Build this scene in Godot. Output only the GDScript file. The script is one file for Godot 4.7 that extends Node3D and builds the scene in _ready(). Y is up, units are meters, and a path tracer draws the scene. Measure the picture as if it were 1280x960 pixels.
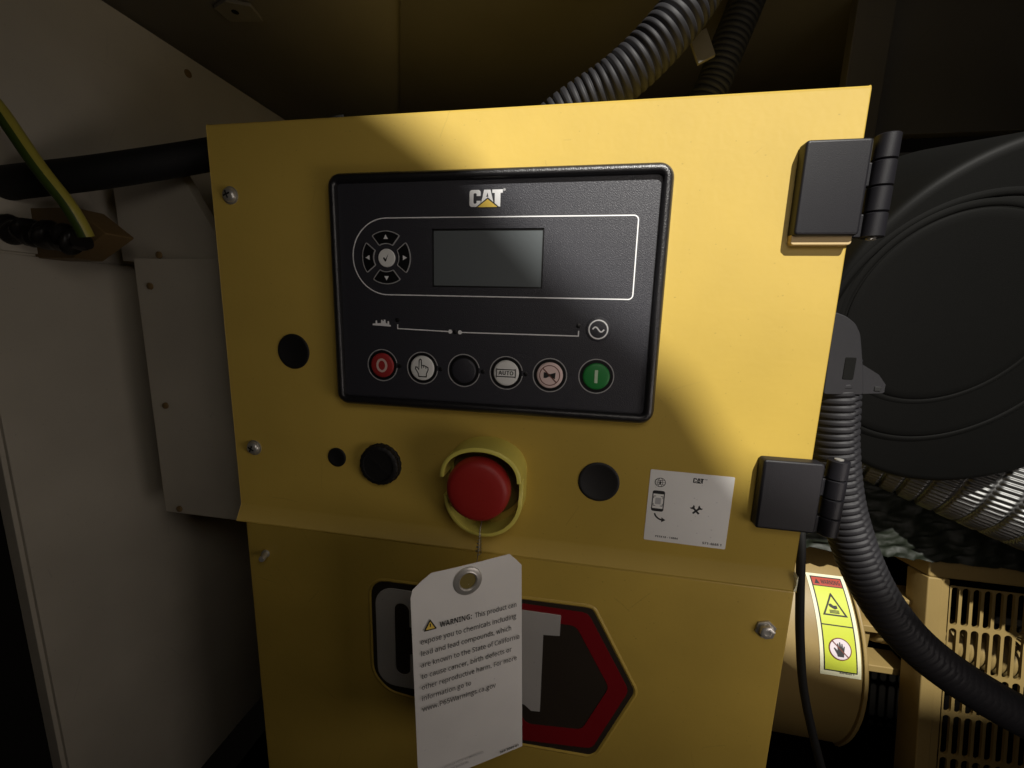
extends Node3D
# Control cabinet of a generator set, seen from close by. All measures below are millimetres: door face at z = 0, x right, y up.

const MM := 0.001
const STEEL := 0.0
var noises := {}
var M := {}


func _ready() -> void:
	# ---- camera
	var cam := Camera3D.new()
	cam.name = "camera"
	cam.fov = 86.83
	cam.near = 0.01
	cam.far = 20.0
	add_child(cam)
	var ahead := Vector3(-0.16630919, -0.17097958, -0.97113708)
	var down := Vector3(0.05521292, -0.98492209, 0.16395127)
	cam.look_at_from_position(Vector3(0.07064, -0.01136, 0.29361), Vector3(0.07064, -0.01136, 0.29361) + ahead, -down)
	cam.current = true
	# ---- surroundings: a dark enclosure, no sky
	var we := WorldEnvironment.new()
	we.name = "surroundings"
	var env := Environment.new()
	env.background_mode = Environment.BG_COLOR
	env.background_color = Color(0.012, 0.010, 0.008)
	env.tonemap_mode = Environment.TONE_MAPPER_LINEAR
	env.tonemap_exposure = 1.0
	env.sdfgi_enabled = true
	env.ssao_enabled = true
	env.ssil_enabled = true
	we.environment = env
	add_child(we)
	# ---- unseen lamp for the door's upper right; two unseen weak lights for the shade
	var lamp := OmniLight3D.new()
	lamp.name = "unseen_lamp"
	lamp.light_color = Color(1.0, 0.985, 0.955)
	lamp.light_energy = 13.5
	lamp.light_size = 0.026
	lamp.omni_range = 8.0
	lamp.omni_attenuation = 2.0
	lamp.shadow_enabled = true
	lamp.position = Vector3(0.75, 1.95, 1.75)
	add_child(lamp)
	var fill := AreaLight3D.new()
	fill.name = "unseen_upper_light"  # out of view above the viewer, brightens the shaded part of the door
	fill.light_color = Color(1.0, 0.96, 0.92)
	fill.light_energy = 0.0225
	fill.area_size = Vector2(0.20, 0.14)
	fill.area_range = 6.0
	fill.area_attenuation = 2.0
	fill.shadow_enabled = true
	add_child(fill)
	fill.look_at_from_position(Vector3(0.15, 0.13, 0.34), Vector3(0.03, -0.08, 0.0), Vector3.UP)

	var side := AreaLight3D.new()
	side.name = "unseen_side_light"  # out of view at the right, placed to brighten tag and lower door
	side.light_color = Color(1.0, 0.95, 0.92)
	side.light_energy = 0.037
	side.area_size = Vector2(0.20, 0.20)
	side.area_range = 6.0
	side.area_attenuation = 2.0
	side.shadow_enabled = true
	add_child(side)
	side.look_at_from_position(Vector3(0.42, -0.18, 0.27), Vector3(0.04, -0.22, 0.03), Vector3.UP)

	materials()
	setting()
	cabinet()
	control_module()
	emergency_stop()
	door_label()
	tag()
	generator()
	heat_label()
	round_cover()
	silver_duct()
	green_wrap()
	conduits()
	left_things()


# =============================================================== helpers
func v(x: float, y: float, z: float) -> Vector3:
	return Vector3(x, y, z) * MM


func lin(r: float, g: float, b: float) -> Color:
	return Color(r, g, b).linear_to_srgb()


func noise_map(kind: String) -> ImageTexture:
	if noises.has(kind):
		return noises[kind]
	var n := FastNoiseLite.new()
	var size := 1024 if kind == "mottle" else 256
	n.noise_type = FastNoiseLite.TYPE_SIMPLEX_SMOOTH
	n.fractal_type = FastNoiseLite.FRACTAL_FBM
	if kind == "grain":
		n.seed = 3
		n.frequency = 0.07
		n.fractal_octaves = 3
	elif kind == "peel":
		n.seed = 5
		n.frequency = 0.02
		n.fractal_octaves = 2
	elif kind == "brushed":
		n.seed = 8
		n.frequency = 0.05
		n.fractal_octaves = 4
	else:
		n.seed = 11
		n.frequency = 0.003
		n.fractal_octaves = 5
	var im: Image = n.get_seamless_image(size, size)
	im.convert(Image.FORMAT_RGB8)
	if kind == "mottle":          # pale, for multiplying into a colour
		for y in size:
			for x in size:
				var k := 0.90 + 0.10 * im.get_pixel(x, y).r
				im.set_pixel(x, y, Color(k, k, k * 0.99))
	elif kind == "worn":          # for roughness
		for y in size:
			for x in size:
				var k := 0.72 + 0.4 * im.get_pixel(x, y).r
				im.set_pixel(x, y, Color(minf(k, 1.0), minf(k, 1.0), minf(k, 1.0)))
	if kind == "mottle":          # specks of dust and a few hairline scratches on top, one pixel half a millimetre
		var rng := RandomNumberGenerator.new()
		rng.seed = 77
		for k in 900:
			var x := rng.randi_range(2, 1020)
			var y := rng.randi_range(2, 1020)
			var t := rng.randf_range(0.70, 0.92)
			im.set_pixel(x, y, Color(t, t, t))
			if k % 5 == 0:
				im.set_pixel(x + 1, y, Color(t, t, t))
		for k in 46:
			var p := Vector2(rng.randf_range(60, 960), rng.randf_range(60, 960))
			var d := Vector2.RIGHT.rotated(rng.randf_range(0, TAU))
			var t := rng.randf_range(0.84, 0.93)
			for q in rng.randi_range(8, 60):
				p += d
				d = d.rotated(rng.randf_range(-0.03, 0.03))
				if p.x > 1 and p.y > 1 and p.x < 1022 and p.y < 1022:
					im.set_pixel(int(p.x), int(p.y), Color(t, t, t))
	noises[kind] = ImageTexture.create_from_image(im)
	return noises[kind]


# a paint, plastic or metal: linear colour, roughness, metal, relief kind with its height in cm and its repeats per metre
func mat(called: String, c: Color, rough: float, metal := 0.0, relief := "", height := 0.0, repeats := 30.0, mottled := true, shine := 0.5) -> StandardMaterial3D:
	var m := StandardMaterial3D.new()
	m.resource_name = called
	m.albedo_color = c
	m.roughness = rough
	m.metallic = metal
	m.uv1_triplanar = true
	m.uv1_scale = Vector3.ONE * repeats
	if relief != "":
		m.heightmap_enabled = true
		m.heightmap_texture = noise_map(relief)
		m.heightmap_scale = height
	if mottled:                   # faint broad clouds of dust and handling, repeated every 50 cm
		m.detail_enabled = true
		m.detail_albedo = noise_map("mottle")
		m.detail_blend_mode = BaseMaterial3D.BLEND_MODE_MUL
		m.detail_uv_layer = BaseMaterial3D.DETAIL_UV_2
		m.uv2_triplanar = true
		m.uv2_scale = Vector3.ONE * 2.0
	M[called] = m
	m.metallic_specular = shine
	return m


func flat(called: String, c: Color, rough := 0.5) -> StandardMaterial3D:
	return mat(called, c, rough, 0.0, "", 0.0, 1.0, false)


func thing(called: String, label: String, category: String, at := Vector3.ZERO, group := "") -> Node3D:
	var o := Node3D.new()
	o.name = called
	o.position = at
	o.set_meta("label", label)
	o.set_meta("category", category)
	if group != "":
		o.set_meta("group", group)
	add_child(o, true)
	return o


func put(called: String, mesh: Mesh, m: Material, parent: Node = self, at := Vector3.ZERO) -> MeshInstance3D:
	var o := MeshInstance3D.new()
	o.name = called
	o.mesh = mesh
	o.material_override = m
	o.position = at
	o.cast_shadow = GeometryInstance3D.SHADOW_CASTING_SETTING_ON
	parent.add_child(o, true)
	return o


func tag_as(o: Node, label: String, category: String, group := "") -> void:
	o.set_meta("label", label)
	o.set_meta("category", category)
	if group != "":
		o.set_meta("group", group)


func struct(called: String, mesh: Mesh, m: Material, label: String, at := Vector3.ZERO) -> MeshInstance3D:
	var o := put(called, mesh, m, self, at)
	o.set_meta("kind", "structure")
	o.set_meta("label", label)
	return o


func begin() -> SurfaceTool:
	var st := SurfaceTool.new()
	st.begin(Mesh.PRIMITIVE_TRIANGLES)
	return st


func done(st: SurfaceTool) -> ArrayMesh:
	st.generate_normals()
	return st.commit()


func tri(st: SurfaceTool, a: Vector3, b: Vector3, c: Vector3) -> void:
	st.add_vertex(a * MM)
	st.add_vertex(b * MM)
	st.add_vertex(c * MM)


# a, b along the bottom seen from outside, d above a, c above b
func quad(st: SurfaceTool, a: Vector3, b: Vector3, c: Vector3, d: Vector3) -> void:
	tri(st, a, d, c)
	tri(st, a, c, b)


func ccw(p: PackedVector2Array) -> PackedVector2Array:
	var q := p.duplicate()
	if Geometry2D.is_polygon_clockwise(q):
		q.reverse()
	# is_polygon_clockwise speaks of y down in some builds: check by area
	var area := 0.0
	for i in q.size():
		area += q[i].cross(q[(i + 1) % q.size()])
	if area < 0.0:
		q.reverse()
	return q


func inset(p: PackedVector2Array, d: float) -> PackedVector2Array:
	if d == 0.0:
		return p
	var out := PackedVector2Array()
	var n := p.size()
	for i in n:
		var e0 := (p[i] - p[(i + n - 1) % n]).normalized()
		var e1 := (p[(i + 1) % n] - p[i]).normalized()
		var n0 := Vector2(-e0.y, e0.x)
		var n1 := Vector2(-e1.y, e1.x)
		var k := 1.0 + n0.dot(n1)
		out.append(p[i] + (n0 + n1) * d / maxf(k, 0.35))
	return out


func cap(st: SurfaceTool, p: PackedVector2Array, z: float, up: bool) -> void:
	st.set_smooth_group(-1)
	var t := Geometry2D.triangulate_polygon(p)
	for i in range(0, t.size(), 3):
		var a := p[t[i]]
		var b := p[t[i + 1]]
		var c := p[t[i + 2]]
		var clockwise := (b - a).cross(c - a) < 0.0
		if clockwise != up:
			var s := b
			b = c
			c = s
		tri(st, Vector3(a.x, a.y, z), Vector3(b.x, b.y, z), Vector3(c.x, c.y, z))


# rings of the same outline, each (inset, z): walls between them, caps at both ends
func stack_rings(st: SurfaceTool, poly: PackedVector2Array, rings: Array, front := true, back := true) -> void:
	var p := ccw(poly)
	var n := p.size()
	var group := 1
	var loops := []
	for r in rings:
		loops.append(inset(p, r.x))
	var last_dir := Vector2.ZERO
	for k in rings.size() - 1:
		var dir: Vector2 = (rings[k + 1] - rings[k]).normalized()
		if last_dir != Vector2.ZERO and dir.dot(last_dir) < 0.8:
			group += 1
		last_dir = dir
		st.set_smooth_group(group)
		for i in n:
			var j := (i + 1) % n
			quad(st, Vector3(loops[k][i].x, loops[k][i].y, rings[k].y), Vector3(loops[k][j].x, loops[k][j].y, rings[k].y), Vector3(loops[k + 1][j].x, loops[k + 1][j].y, rings[k + 1].y), Vector3(loops[k + 1][i].x, loops[k + 1][i].y, rings[k + 1].y))
	if front:
		cap(st, loops[-1], rings[-1].y, true)
	if back:
		cap(st, loops[0], rings[0].y, false)


func plate(poly: PackedVector2Array, z0: float, z1: float, bevel := 0.0) -> ArrayMesh:
	var st := begin()
	var rings := [Vector2(0, z0)]
	if bevel > 0.0:
		for k in 5:
			var a := PI / 2 * k / 4.0
			rings.append(Vector2(bevel * (1.0 - cos(a)), z1 - bevel + bevel * sin(a)))
	else:
		rings.append(Vector2(0, z1))
	stack_rings(st, poly, rings)
	return done(st)


func rect(x0: float, y0: float, x1: float, y1: float, r := 0.0, steps := 6) -> PackedVector2Array:
	var p := PackedVector2Array()
	if r <= 0.0:
		return PackedVector2Array([Vector2(x0, y0), Vector2(x1, y0), Vector2(x1, y1), Vector2(x0, y1)])
	for c in [[x1 - r, y0 + r, -PI / 2], [x1 - r, y1 - r, 0.0], [x0 + r, y1 - r, PI / 2], [x0 + r, y0 + r, PI]]:
		for k in steps + 1:
			var a: float = c[2] + PI / 2 * k / steps
			p.append(Vector2(c[0] + r * cos(a), c[1] + r * sin(a)))
	return p


func oval(cx: float, cy: float, rx: float, ry: float, n := 40) -> PackedVector2Array:
	var p := PackedVector2Array()
	for k in n:
		p.append(Vector2(cx + rx * cos(TAU * k / n), cy + ry * sin(TAU * k / n)))
	return p


func soften(pts: PackedVector2Array, r: float, steps := 4) -> PackedVector2Array:     # round every corner
	var out := PackedVector2Array()
	var n := pts.size()
	for i in n:
		var a := pts[(i + n - 1) % n]
		var b := pts[i]
		var c := pts[(i + 1) % n]
		var d := minf(r, minf(a.distance_to(b), b.distance_to(c)) * 0.45)
		var s := b + (a - b).normalized() * d
		var e := b + (c - b).normalized() * d
		for k in steps + 1:
			var t := float(k) / steps
			out.append(s.lerp(b, t).lerp(b.lerp(e, t), t))
	return out


func boxm(x0: float, y0: float, z0: float, x1: float, y1: float, z1: float, bevel := 0.6) -> ArrayMesh:
	return plate(rect(x0, y0, x1, y1, bevel, 2), z0, z1, bevel * 0.9)


# a solid turned about z: profile (radius, z) from the back rim forward and in to the axis
func lathe(profile: Array, segs := 40, sx := 1.0, sy := 1.0, wave := 0, depth := 0.0) -> ArrayMesh:
	var st := begin()
	var group := 1
	var last := Vector2.ZERO
	for k in profile.size() - 1:
		var a: Vector2 = profile[k]
		var b: Vector2 = profile[k + 1]
		var dir := (b - a).normalized()
		if last != Vector2.ZERO and dir.dot(last) < 0.75:
			group += 1
		last = dir
		st.set_smooth_group(group)
		for i in segs:
			var u := TAU * i / segs
			var w := TAU * (i + 1) / segs
			var fu := 1.0 + depth * signf(sin(u * wave)) if wave > 0 else 1.0
			var fw := 1.0 + depth * signf(sin(w * wave)) if wave > 0 else 1.0
			quad(st, Vector3(a.x * cos(u) * sx * fu, a.x * sin(u) * sy * fu, a.y), Vector3(a.x * cos(w) * sx * fw, a.x * sin(w) * sy * fw, a.y), Vector3(b.x * cos(w) * sx * fw, b.x * sin(w) * sy * fw, b.y), Vector3(b.x * cos(u) * sx * fu, b.x * sin(u) * sy * fu, b.y))
	return done(st)


func disc(r: float, z0: float, z1: float, bevel := 0.5, segs := 40) -> ArrayMesh:
	return plate(oval(0, 0, r, r, segs), z0, z1, bevel)


# a line of even width laid on a surface, slightly raised
func stroke(pts: PackedVector2Array, width: float, z0: float, z1: float, closed := false) -> ArrayMesh:
	var st := begin()
	st.set_smooth_group(-1)
	stroke_into(st, pts, width, z0, z1, closed)
	return done(st)


func stroke_into(st: SurfaceTool, pts: PackedVector2Array, width: float, z0: float, z1: float, closed := false) -> void:
	var n := pts.size()
	var l := PackedVector2Array()
	var r := PackedVector2Array()
	for i in n:
		var p0 := pts[(i + n - 1) % n] if closed or i > 0 else pts[i]
		var p1 := pts[(i + 1) % n] if closed or i < n - 1 else pts[i]
		var e0 := (pts[i] - p0).normalized() if p0 != pts[i] else (p1 - pts[i]).normalized()
		var e1 := (p1 - pts[i]).normalized() if p1 != pts[i] else e0
		var n0 := Vector2(-e0.y, e0.x)
		var n1 := Vector2(-e1.y, e1.x)
		var off := (n0 + n1) * (width * 0.5) / maxf(1.0 + n0.dot(n1), 0.4)
		l.append(pts[i] + off)
		r.append(pts[i] - off)
	for i in (n if closed else n - 1):
		var j := (i + 1) % n
		quad(st, Vector3(r[i].x, r[i].y, z1), Vector3(r[j].x, r[j].y, z1), Vector3(l[j].x, l[j].y, z1), Vector3(l[i].x, l[i].y, z1))
		quad(st, Vector3(r[i].x, r[i].y, z0), Vector3(r[j].x, r[j].y, z0), Vector3(r[j].x, r[j].y, z1), Vector3(r[i].x, r[i].y, z1))
		quad(st, Vector3(l[j].x, l[j].y, z0), Vector3(l[i].x, l[i].y, z0), Vector3(l[i].x, l[i].y, z1), Vector3(l[j].x, l[j].y, z1))


func arc_pts(cx: float, cy: float, r: float, a0: float, a1: float, n := 32, ry := -1.0) -> PackedVector2Array:
	var p := PackedVector2Array()
	for k in n + 1:
		var a := deg_to_rad(lerpf(a0, a1, float(k) / n))
		p.append(Vector2(cx + r * cos(a), cy + (r if ry < 0.0 else ry) * sin(a)))
	return p


# lettering: its left end at x on the base line y, capital height cap_h, squeezed to the width when one is given
func letters(parent: Node, words: String, x: float, y: float, z: float, cap_h: float, m: Material, width := 0.0, bold := false, middle := false, called := "lettering", slant := 0.0) -> MeshInstance3D:
	var t := TextMesh.new()
	var f := SystemFont.new()
	f.font_names = PackedStringArray(["Droid Sans"])
	f.font_weight = 700 if bold else 400
	t.font = f
	t.font_size = 48
	t.pixel_size = 0.01
	t.depth = 0.012
	t.curve_step = 1.5
	t.text = words
	var ref := TextMesh.new()
	ref.font = f
	ref.font_size = 48
	ref.pixel_size = 0.01
	ref.depth = 0.012
	ref.text = "H"
	var hb := ref.get_aabb()
	var box := t.get_aabb()
	var s := cap_h / hb.size.y
	var sx := s if width <= 0.0 else width / box.size.x
	var arrays := t.get_mesh_arrays()
	var vs: PackedVector3Array = arrays[Mesh.ARRAY_VERTEX]
	var shift := box.position.x + (box.size.x * 0.5 if middle else 0.0)
	for i in vs.size():
		var p := vs[i]
		var py := (p.y - hb.position.y) * s
		vs[i] = Vector3((p.x - shift) * sx + x + py * slant, py + y, z + (0.05 if p.z > 0.0 else 0.0)) * MM
	arrays[Mesh.ARRAY_VERTEX] = vs
	var am := ArrayMesh.new()
	am.add_surface_from_arrays(Mesh.PRIMITIVE_TRIANGLES, arrays)
	return put(called, am, m, parent)


# a path through points, resampled every step mm
func path(pts: Array, step: float) -> PackedVector3Array:
	var fine := PackedVector3Array()
	var n := pts.size()
	for i in n - 1:
		var p0: Vector3 = pts[maxi(i - 1, 0)]
		var p1: Vector3 = pts[i]
		var p2: Vector3 = pts[i + 1]
		var p3: Vector3 = pts[mini(i + 2, n - 1)]
		for k in 60:
			fine.append(p1.cubic_interpolate(p2, p0, p3, k / 60.0))
	fine.append(pts[n - 1])
	var out := PackedVector3Array([fine[0]])
	var left := step
	for i in fine.size() - 1:
		var a := fine[i]
		var b := fine[i + 1]
		var d := a.distance_to(b)
		while d >= left and d > 0.0:
			a = a.lerp(b, left / d)
			d = a.distance_to(b)
			out.append(a)
			left = step
		left -= d
	return out


# a hose along points; radius from the callable (s along, angle, share of the length)
func tube(pts: Array, step: float, segs: int, radius: Callable, colour = null, ends := true) -> ArrayMesh:
	var c := path(pts, step)
	var st := begin()
	var rings := []
	var tones := []
	var t0 := (c[1] - c[0]).normalized()
	var side := t0.cross(Vector3(0.3, 0.2, 1.0)).normalized()
	for i in c.size():
		var t := (c[mini(i + 1, c.size() - 1)] - c[maxi(i - 1, 0)]).normalized()
		side = (side - t * side.dot(t)).normalized()
		var up := t.cross(side)
		var ring := PackedVector3Array()
		var tone := PackedColorArray()
		for k in segs:
			var a := TAU * k / segs
			var r: float = radius.call(i * step, a, float(i) / (c.size() - 1))
			ring.append(c[i] + (side * cos(a) + up * sin(a)) * r)
			if colour != null:
				tone.append(colour.call(i * step, a))
		rings.append(ring)
		tones.append(tone)
	st.set_smooth_group(1)
	for i in c.size() - 1:
		for k in segs:
			var j := (k + 1) % segs
			var a: Vector3 = rings[i][k]
			var b: Vector3 = rings[i][j]
			var d: Vector3 = rings[i + 1][k]
			var e: Vector3 = rings[i + 1][j]
			if colour != null:
				st.set_color(tones[i][k])
			# outward when the frame is side, up, t
			quad(st, a, b, e, d)
	if ends:
		st.set_smooth_group(-1)
		for side_end in [0, c.size() - 1]:
			for k in segs:
				var j := (k + 1) % segs
				if side_end == 0:
					tri(st, c[0], rings[0][k], rings[0][j])
				else:
					tri(st, c[side_end], rings[side_end][j], rings[side_end][k])
	return done(st)


func even(r: float) -> Callable:
	return func(_s: float, _a: float, _t: float) -> float: return r


func corrugated(r: float, pitch: float, deep: float, seam := false, plain_from := 2.0) -> Callable:
	return func(s: float, a: float, t: float) -> float:
		var shift := 0.0
		if seam and a > 2.2 and a < 4.6:
			shift = pitch * 0.42
		var u := fposmod(s + shift, pitch) / pitch
		var k := smoothstep(0.0, 0.12, u) * (1.0 - smoothstep(0.70, 0.82, u))
		var fade := 1.0 - smoothstep(plain_from, plain_from + 0.12, t) * 0.92
		return r - deep * (1.0 - k) * fade + 0.22 * sin(PI * clampf(u / 0.82, 0.0, 1.0)) * fade


# an outline (z, y) carried along x; ends drawn in by bevel
func along_x(outline: PackedVector2Array, x0: float, x1: float, bevel: float, sharp := 0.9) -> ArrayMesh:
	var st := begin()
	var p := outline
	var n := p.size()
	var shut := inset(p, bevel)
	var xs := [x0, x0 + bevel, x1 - bevel, x1]
	var loops := [shut, p, p, shut]
	var area := 0.0
	for i in n:
		area += p[i].cross(p[(i + 1) % n])
	for k in 3:
		var group := 1
		for i in n:
			var j := (i + 1) % n
			var e0 := (p[i] - p[(i + n - 1) % n]).normalized()
			var e1 := (p[j] - p[i]).normalized()
			if e0.dot(e1) < sharp:
				group += 1
			st.set_smooth_group(group)
			var a := Vector3(xs[k], loops[k][i].y, loops[k][i].x)
			var b := Vector3(xs[k], loops[k][j].y, loops[k][j].x)
			var c := Vector3(xs[k + 1], loops[k + 1][j].y, loops[k + 1][j].x)
			var d := Vector3(xs[k + 1], loops[k + 1][i].y, loops[k + 1][i].x)
			if area > 0.0:
				quad(st, b, a, d, c)
			else:
				quad(st, a, b, c, d)
	st.set_smooth_group(-1)
	var t := Geometry2D.triangulate_polygon(shut)
	for i in range(0, t.size(), 3):
		for e in 2:
			var q := []
			for m in 3:
				q.append(Vector3(x0 if e == 0 else x1, shut[t[i + m]].y, shut[t[i + m]].x))
			var nx: float = (q[1] - q[0]).cross(q[2] - q[0]).x      # counter-clockwise normal; a clockwise face points the other way
			if (nx < 0.0) == (e == 1):
				tri(st, q[0], q[1], q[2])
			else:
				tri(st, q[0], q[2], q[1])
	return done(st)


# =============================================================== materials
func materials() -> void:
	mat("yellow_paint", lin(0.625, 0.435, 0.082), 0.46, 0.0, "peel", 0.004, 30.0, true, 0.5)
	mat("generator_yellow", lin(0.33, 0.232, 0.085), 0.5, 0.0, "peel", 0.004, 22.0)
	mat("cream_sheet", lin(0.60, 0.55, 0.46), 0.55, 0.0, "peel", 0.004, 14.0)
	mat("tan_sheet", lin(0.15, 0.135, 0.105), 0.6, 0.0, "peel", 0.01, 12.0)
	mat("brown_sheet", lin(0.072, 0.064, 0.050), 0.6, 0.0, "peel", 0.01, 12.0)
	mat("unlit_black", lin(0.004, 0.0035, 0.003), 0.95, 0.0, "", 0.0, 10.0, true, 0.1)  # near black, standing in for unlit depth and openings
	mat("bezel_black", lin(0.014, 0.0135, 0.015), 0.32, 0.0, "grain", 0.016, 60.0, false, 0.6)
	mat("face_black", lin(0.034, 0.034, 0.042), 0.42, 0.0, "grain", 0.016, 70.0, false)
	mat("hinge_black", lin(0.010, 0.0095, 0.012), 0.46, 0.0, "grain", 0.005, 80.0, false, 0.4)
	mat("hose_black", lin(0.018, 0.0175, 0.0205), 0.58, 0.0, "grain", 0.003, 60.0, true, 0.4)
	mat("cover_black", lin(0.0055, 0.0055, 0.005), 0.6, 0.0, "grain", 0.004, 40.0, true, 0.25)
	mat("rubber_black", lin(0.006, 0.006, 0.006), 0.7, 0.0, "grain", 0.006, 40.0)
	mat("plug_black", lin(0.010, 0.009, 0.009), 0.6, 0.0, "grain", 0.006, 60.0)
	mat("key_black", lin(0.008, 0.008, 0.009), 0.4)
	mat("lcd", lin(0.115, 0.13, 0.135), 0.5, 0.0, "grain", 0.001, 90.0, false, 0.45)
	flat("print_white", lin(0.92, 0.92, 0.92), 0.5)
	flat("print_grey", lin(0.42, 0.42, 0.42), 0.5)
	flat("print_black", lin(0.012, 0.012, 0.012), 0.6)
	flat("ink", lin(0.035, 0.033, 0.033), 0.7)
	flat("key_white", lin(0.86, 0.86, 0.83), 0.5)
	flat("key_pink", lin(0.88, 0.68, 0.64), 0.5)
	flat("key_red", lin(0.38, 0.03, 0.03), 0.45)
	flat("key_green", lin(0.02, 0.24, 0.05), 0.45)
	flat("print_pink", lin(0.70, 0.50, 0.44), 0.5)
	flat("print_mint", lin(0.55, 0.72, 0.50), 0.5)
	flat("print_yellow", lin(0.85, 0.60, 0.10), 0.5)
	flat("print_brown", lin(0.16, 0.05, 0.035), 0.6)
	mat("stop_red", lin(0.42, 0.022, 0.018), 0.5, 0.0, "grain", 0.003, 60.0)
	mat("guard_yellow", lin(0.88, 0.78, 0.16), 0.45, 0.0, "grain", 0.003, 50.0)
	mat("shaded_yellow", lin(0.20, 0.15, 0.03), 0.6)  # guard yellow darkened for the shade inside; also shown in the eyelet
	mat("zinc", lin(0.72, 0.70, 0.66), 0.34, 0.65, "grain", 0.004, 70.0)
	mat("brass_nickel", lin(0.50, 0.47, 0.42), 0.3, 0.9)
	mat("eyelet_metal", lin(0.55, 0.53, 0.50), 0.36, 0.55)
	mat("spacer_tan", lin(0.60, 0.44, 0.22), 0.6)
	mat("tape_black", lin(0.012, 0.010, 0.009), 0.35, 0.0, "grain", 0.01, 30.0)
	mat("paper", lin(0.90, 0.88, 0.86), 0.8, 0.0, "grain", 0.002, 40.0)
	mat("label_white", lin(0.90, 0.89, 0.87), 0.45)
	flat("label_lime", lin(0.56, 0.63, 0.06), 0.4)
	flat("label_cream", lin(0.80, 0.78, 0.55), 0.4)
	flat("label_red", lin(0.40, 0.05, 0.025), 0.4)
	flat("label_pinkish", lin(0.74, 0.66, 0.70), 0.4)
	mat("emblem_grey", lin(0.52, 0.50, 0.48), 0.5, 0.0, "grain", 0.003, 40.0)
	mat("emblem_red", lin(0.24, 0.005, 0.010), 0.45, 0.0, "grain", 0.003, 40.0)
	mat("emblem_dark", lin(0.030, 0.021, 0.013), 0.6)
	mat("silver", lin(0.20, 0.20, 0.20), 0.52, 0.9, "grain", 0.003, 60.0)
	mat("green_film", lin(0.008, 0.012, 0.005), 0.6, 0.0, "peel", 0.06, 10.0)
	mat("wire_two_tone", Color.WHITE, 0.45)
	M.wire_two_tone.detail_enabled = false
	M.wire_two_tone.vertex_color_use_as_albedo = true
	mat("bracket_ochre", lin(0.20, 0.125, 0.045), 0.6, 0.0, "peel", 0.01, 30.0)


# =============================================================== setting
func setting() -> void:
	struct("left_wall", boxm(-412, -620, -480, -400, 290, 50, 0.6), M.cream_sheet, "cream sheet-metal side wall of the enclosure, left of the cabinet")
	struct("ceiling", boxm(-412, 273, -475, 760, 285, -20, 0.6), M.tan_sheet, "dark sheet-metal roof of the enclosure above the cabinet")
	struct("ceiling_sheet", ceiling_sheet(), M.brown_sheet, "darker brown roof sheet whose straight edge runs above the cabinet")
	struct("back_wall", boxm(-412, -700, -640, 900, 300, -628, 0.6), M.unlit_black, "back of the enclosure, coloured black for its unlit depth")
	# front sheet of the cream bulkhead that the cabinet stands against
	struct("bulkhead_wall", plate(rect(-344, -222, -150, 30, 1.0, 2), -45, -30, 0.6), M.cream_sheet, "cream sheet-metal bulkhead beside the left edge of the cabinet")
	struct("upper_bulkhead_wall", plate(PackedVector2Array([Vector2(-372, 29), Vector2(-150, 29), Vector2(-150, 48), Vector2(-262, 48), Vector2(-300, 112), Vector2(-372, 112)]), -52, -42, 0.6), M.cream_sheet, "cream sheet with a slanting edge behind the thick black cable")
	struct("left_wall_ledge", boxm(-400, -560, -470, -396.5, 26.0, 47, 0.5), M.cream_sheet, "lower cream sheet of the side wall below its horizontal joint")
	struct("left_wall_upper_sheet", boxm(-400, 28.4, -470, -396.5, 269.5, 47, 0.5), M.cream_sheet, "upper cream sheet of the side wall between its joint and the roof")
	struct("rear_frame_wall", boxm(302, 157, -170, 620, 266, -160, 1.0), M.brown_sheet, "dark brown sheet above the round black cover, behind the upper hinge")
	struct("rear_frame_wall_post", boxm(286, 120, -158, 316, 266, -148, 1.0), M.brown_sheet, "narrow dark brown sheet post behind the upper right corner of the door")
	struct("floor", boxm(-412, -720, -640, 900, -700, 600, 1.0), M.unlit_black, "dark floor of the enclosure")
	# unseen sheet behind the viewer, its edge shaped to shade the door's lower left
	struct("unseen_shade_sheet", plate(PackedVector2Array([Vector2(-1600, -700), Vector2(849, -700), Vector2(849, 537), Vector2(669, 544), Vector2(615, 532), Vector2(579, 531), Vector2(529, 544), Vector2(384, 585), Vector2(367, 606), Vector2(350, 632), Vector2(312, 659), Vector2(287, 678), Vector2(264, 702), Vector2(247, 726), Vector2(216, 749), Vector2(202, 759), Vector2(183, 772), Vector2(183, 1663), Vector2(-1600, 1663)]), 600, 612), M.tan_sheet, "sheet out of view, its edge shaped to cast the diagonal shadow on the door")


func ceiling_sheet() -> ArrayMesh:
	var st := begin()
	var p := PackedVector2Array([Vector2(-114, -113), Vector2(-72, -24), Vector2(755, -24), Vector2(755, -474), Vector2(-284, -474)])
	# flat in x, z: lay it as an outline in (x, -z) and turn
	var q := PackedVector2Array()
	for a in p:
		q.append(Vector2(a.x, -a.y))
	var flat_mesh := plate(q, 266.0, 272.6, 0.5)
	st.append_from(flat_mesh, 0, Transform3D(Basis(Vector3(1, 0, 0), Vector3(0, 0, -1), Vector3(0, 1, 0)), Vector3.ZERO))
	return st.commit()


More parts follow.
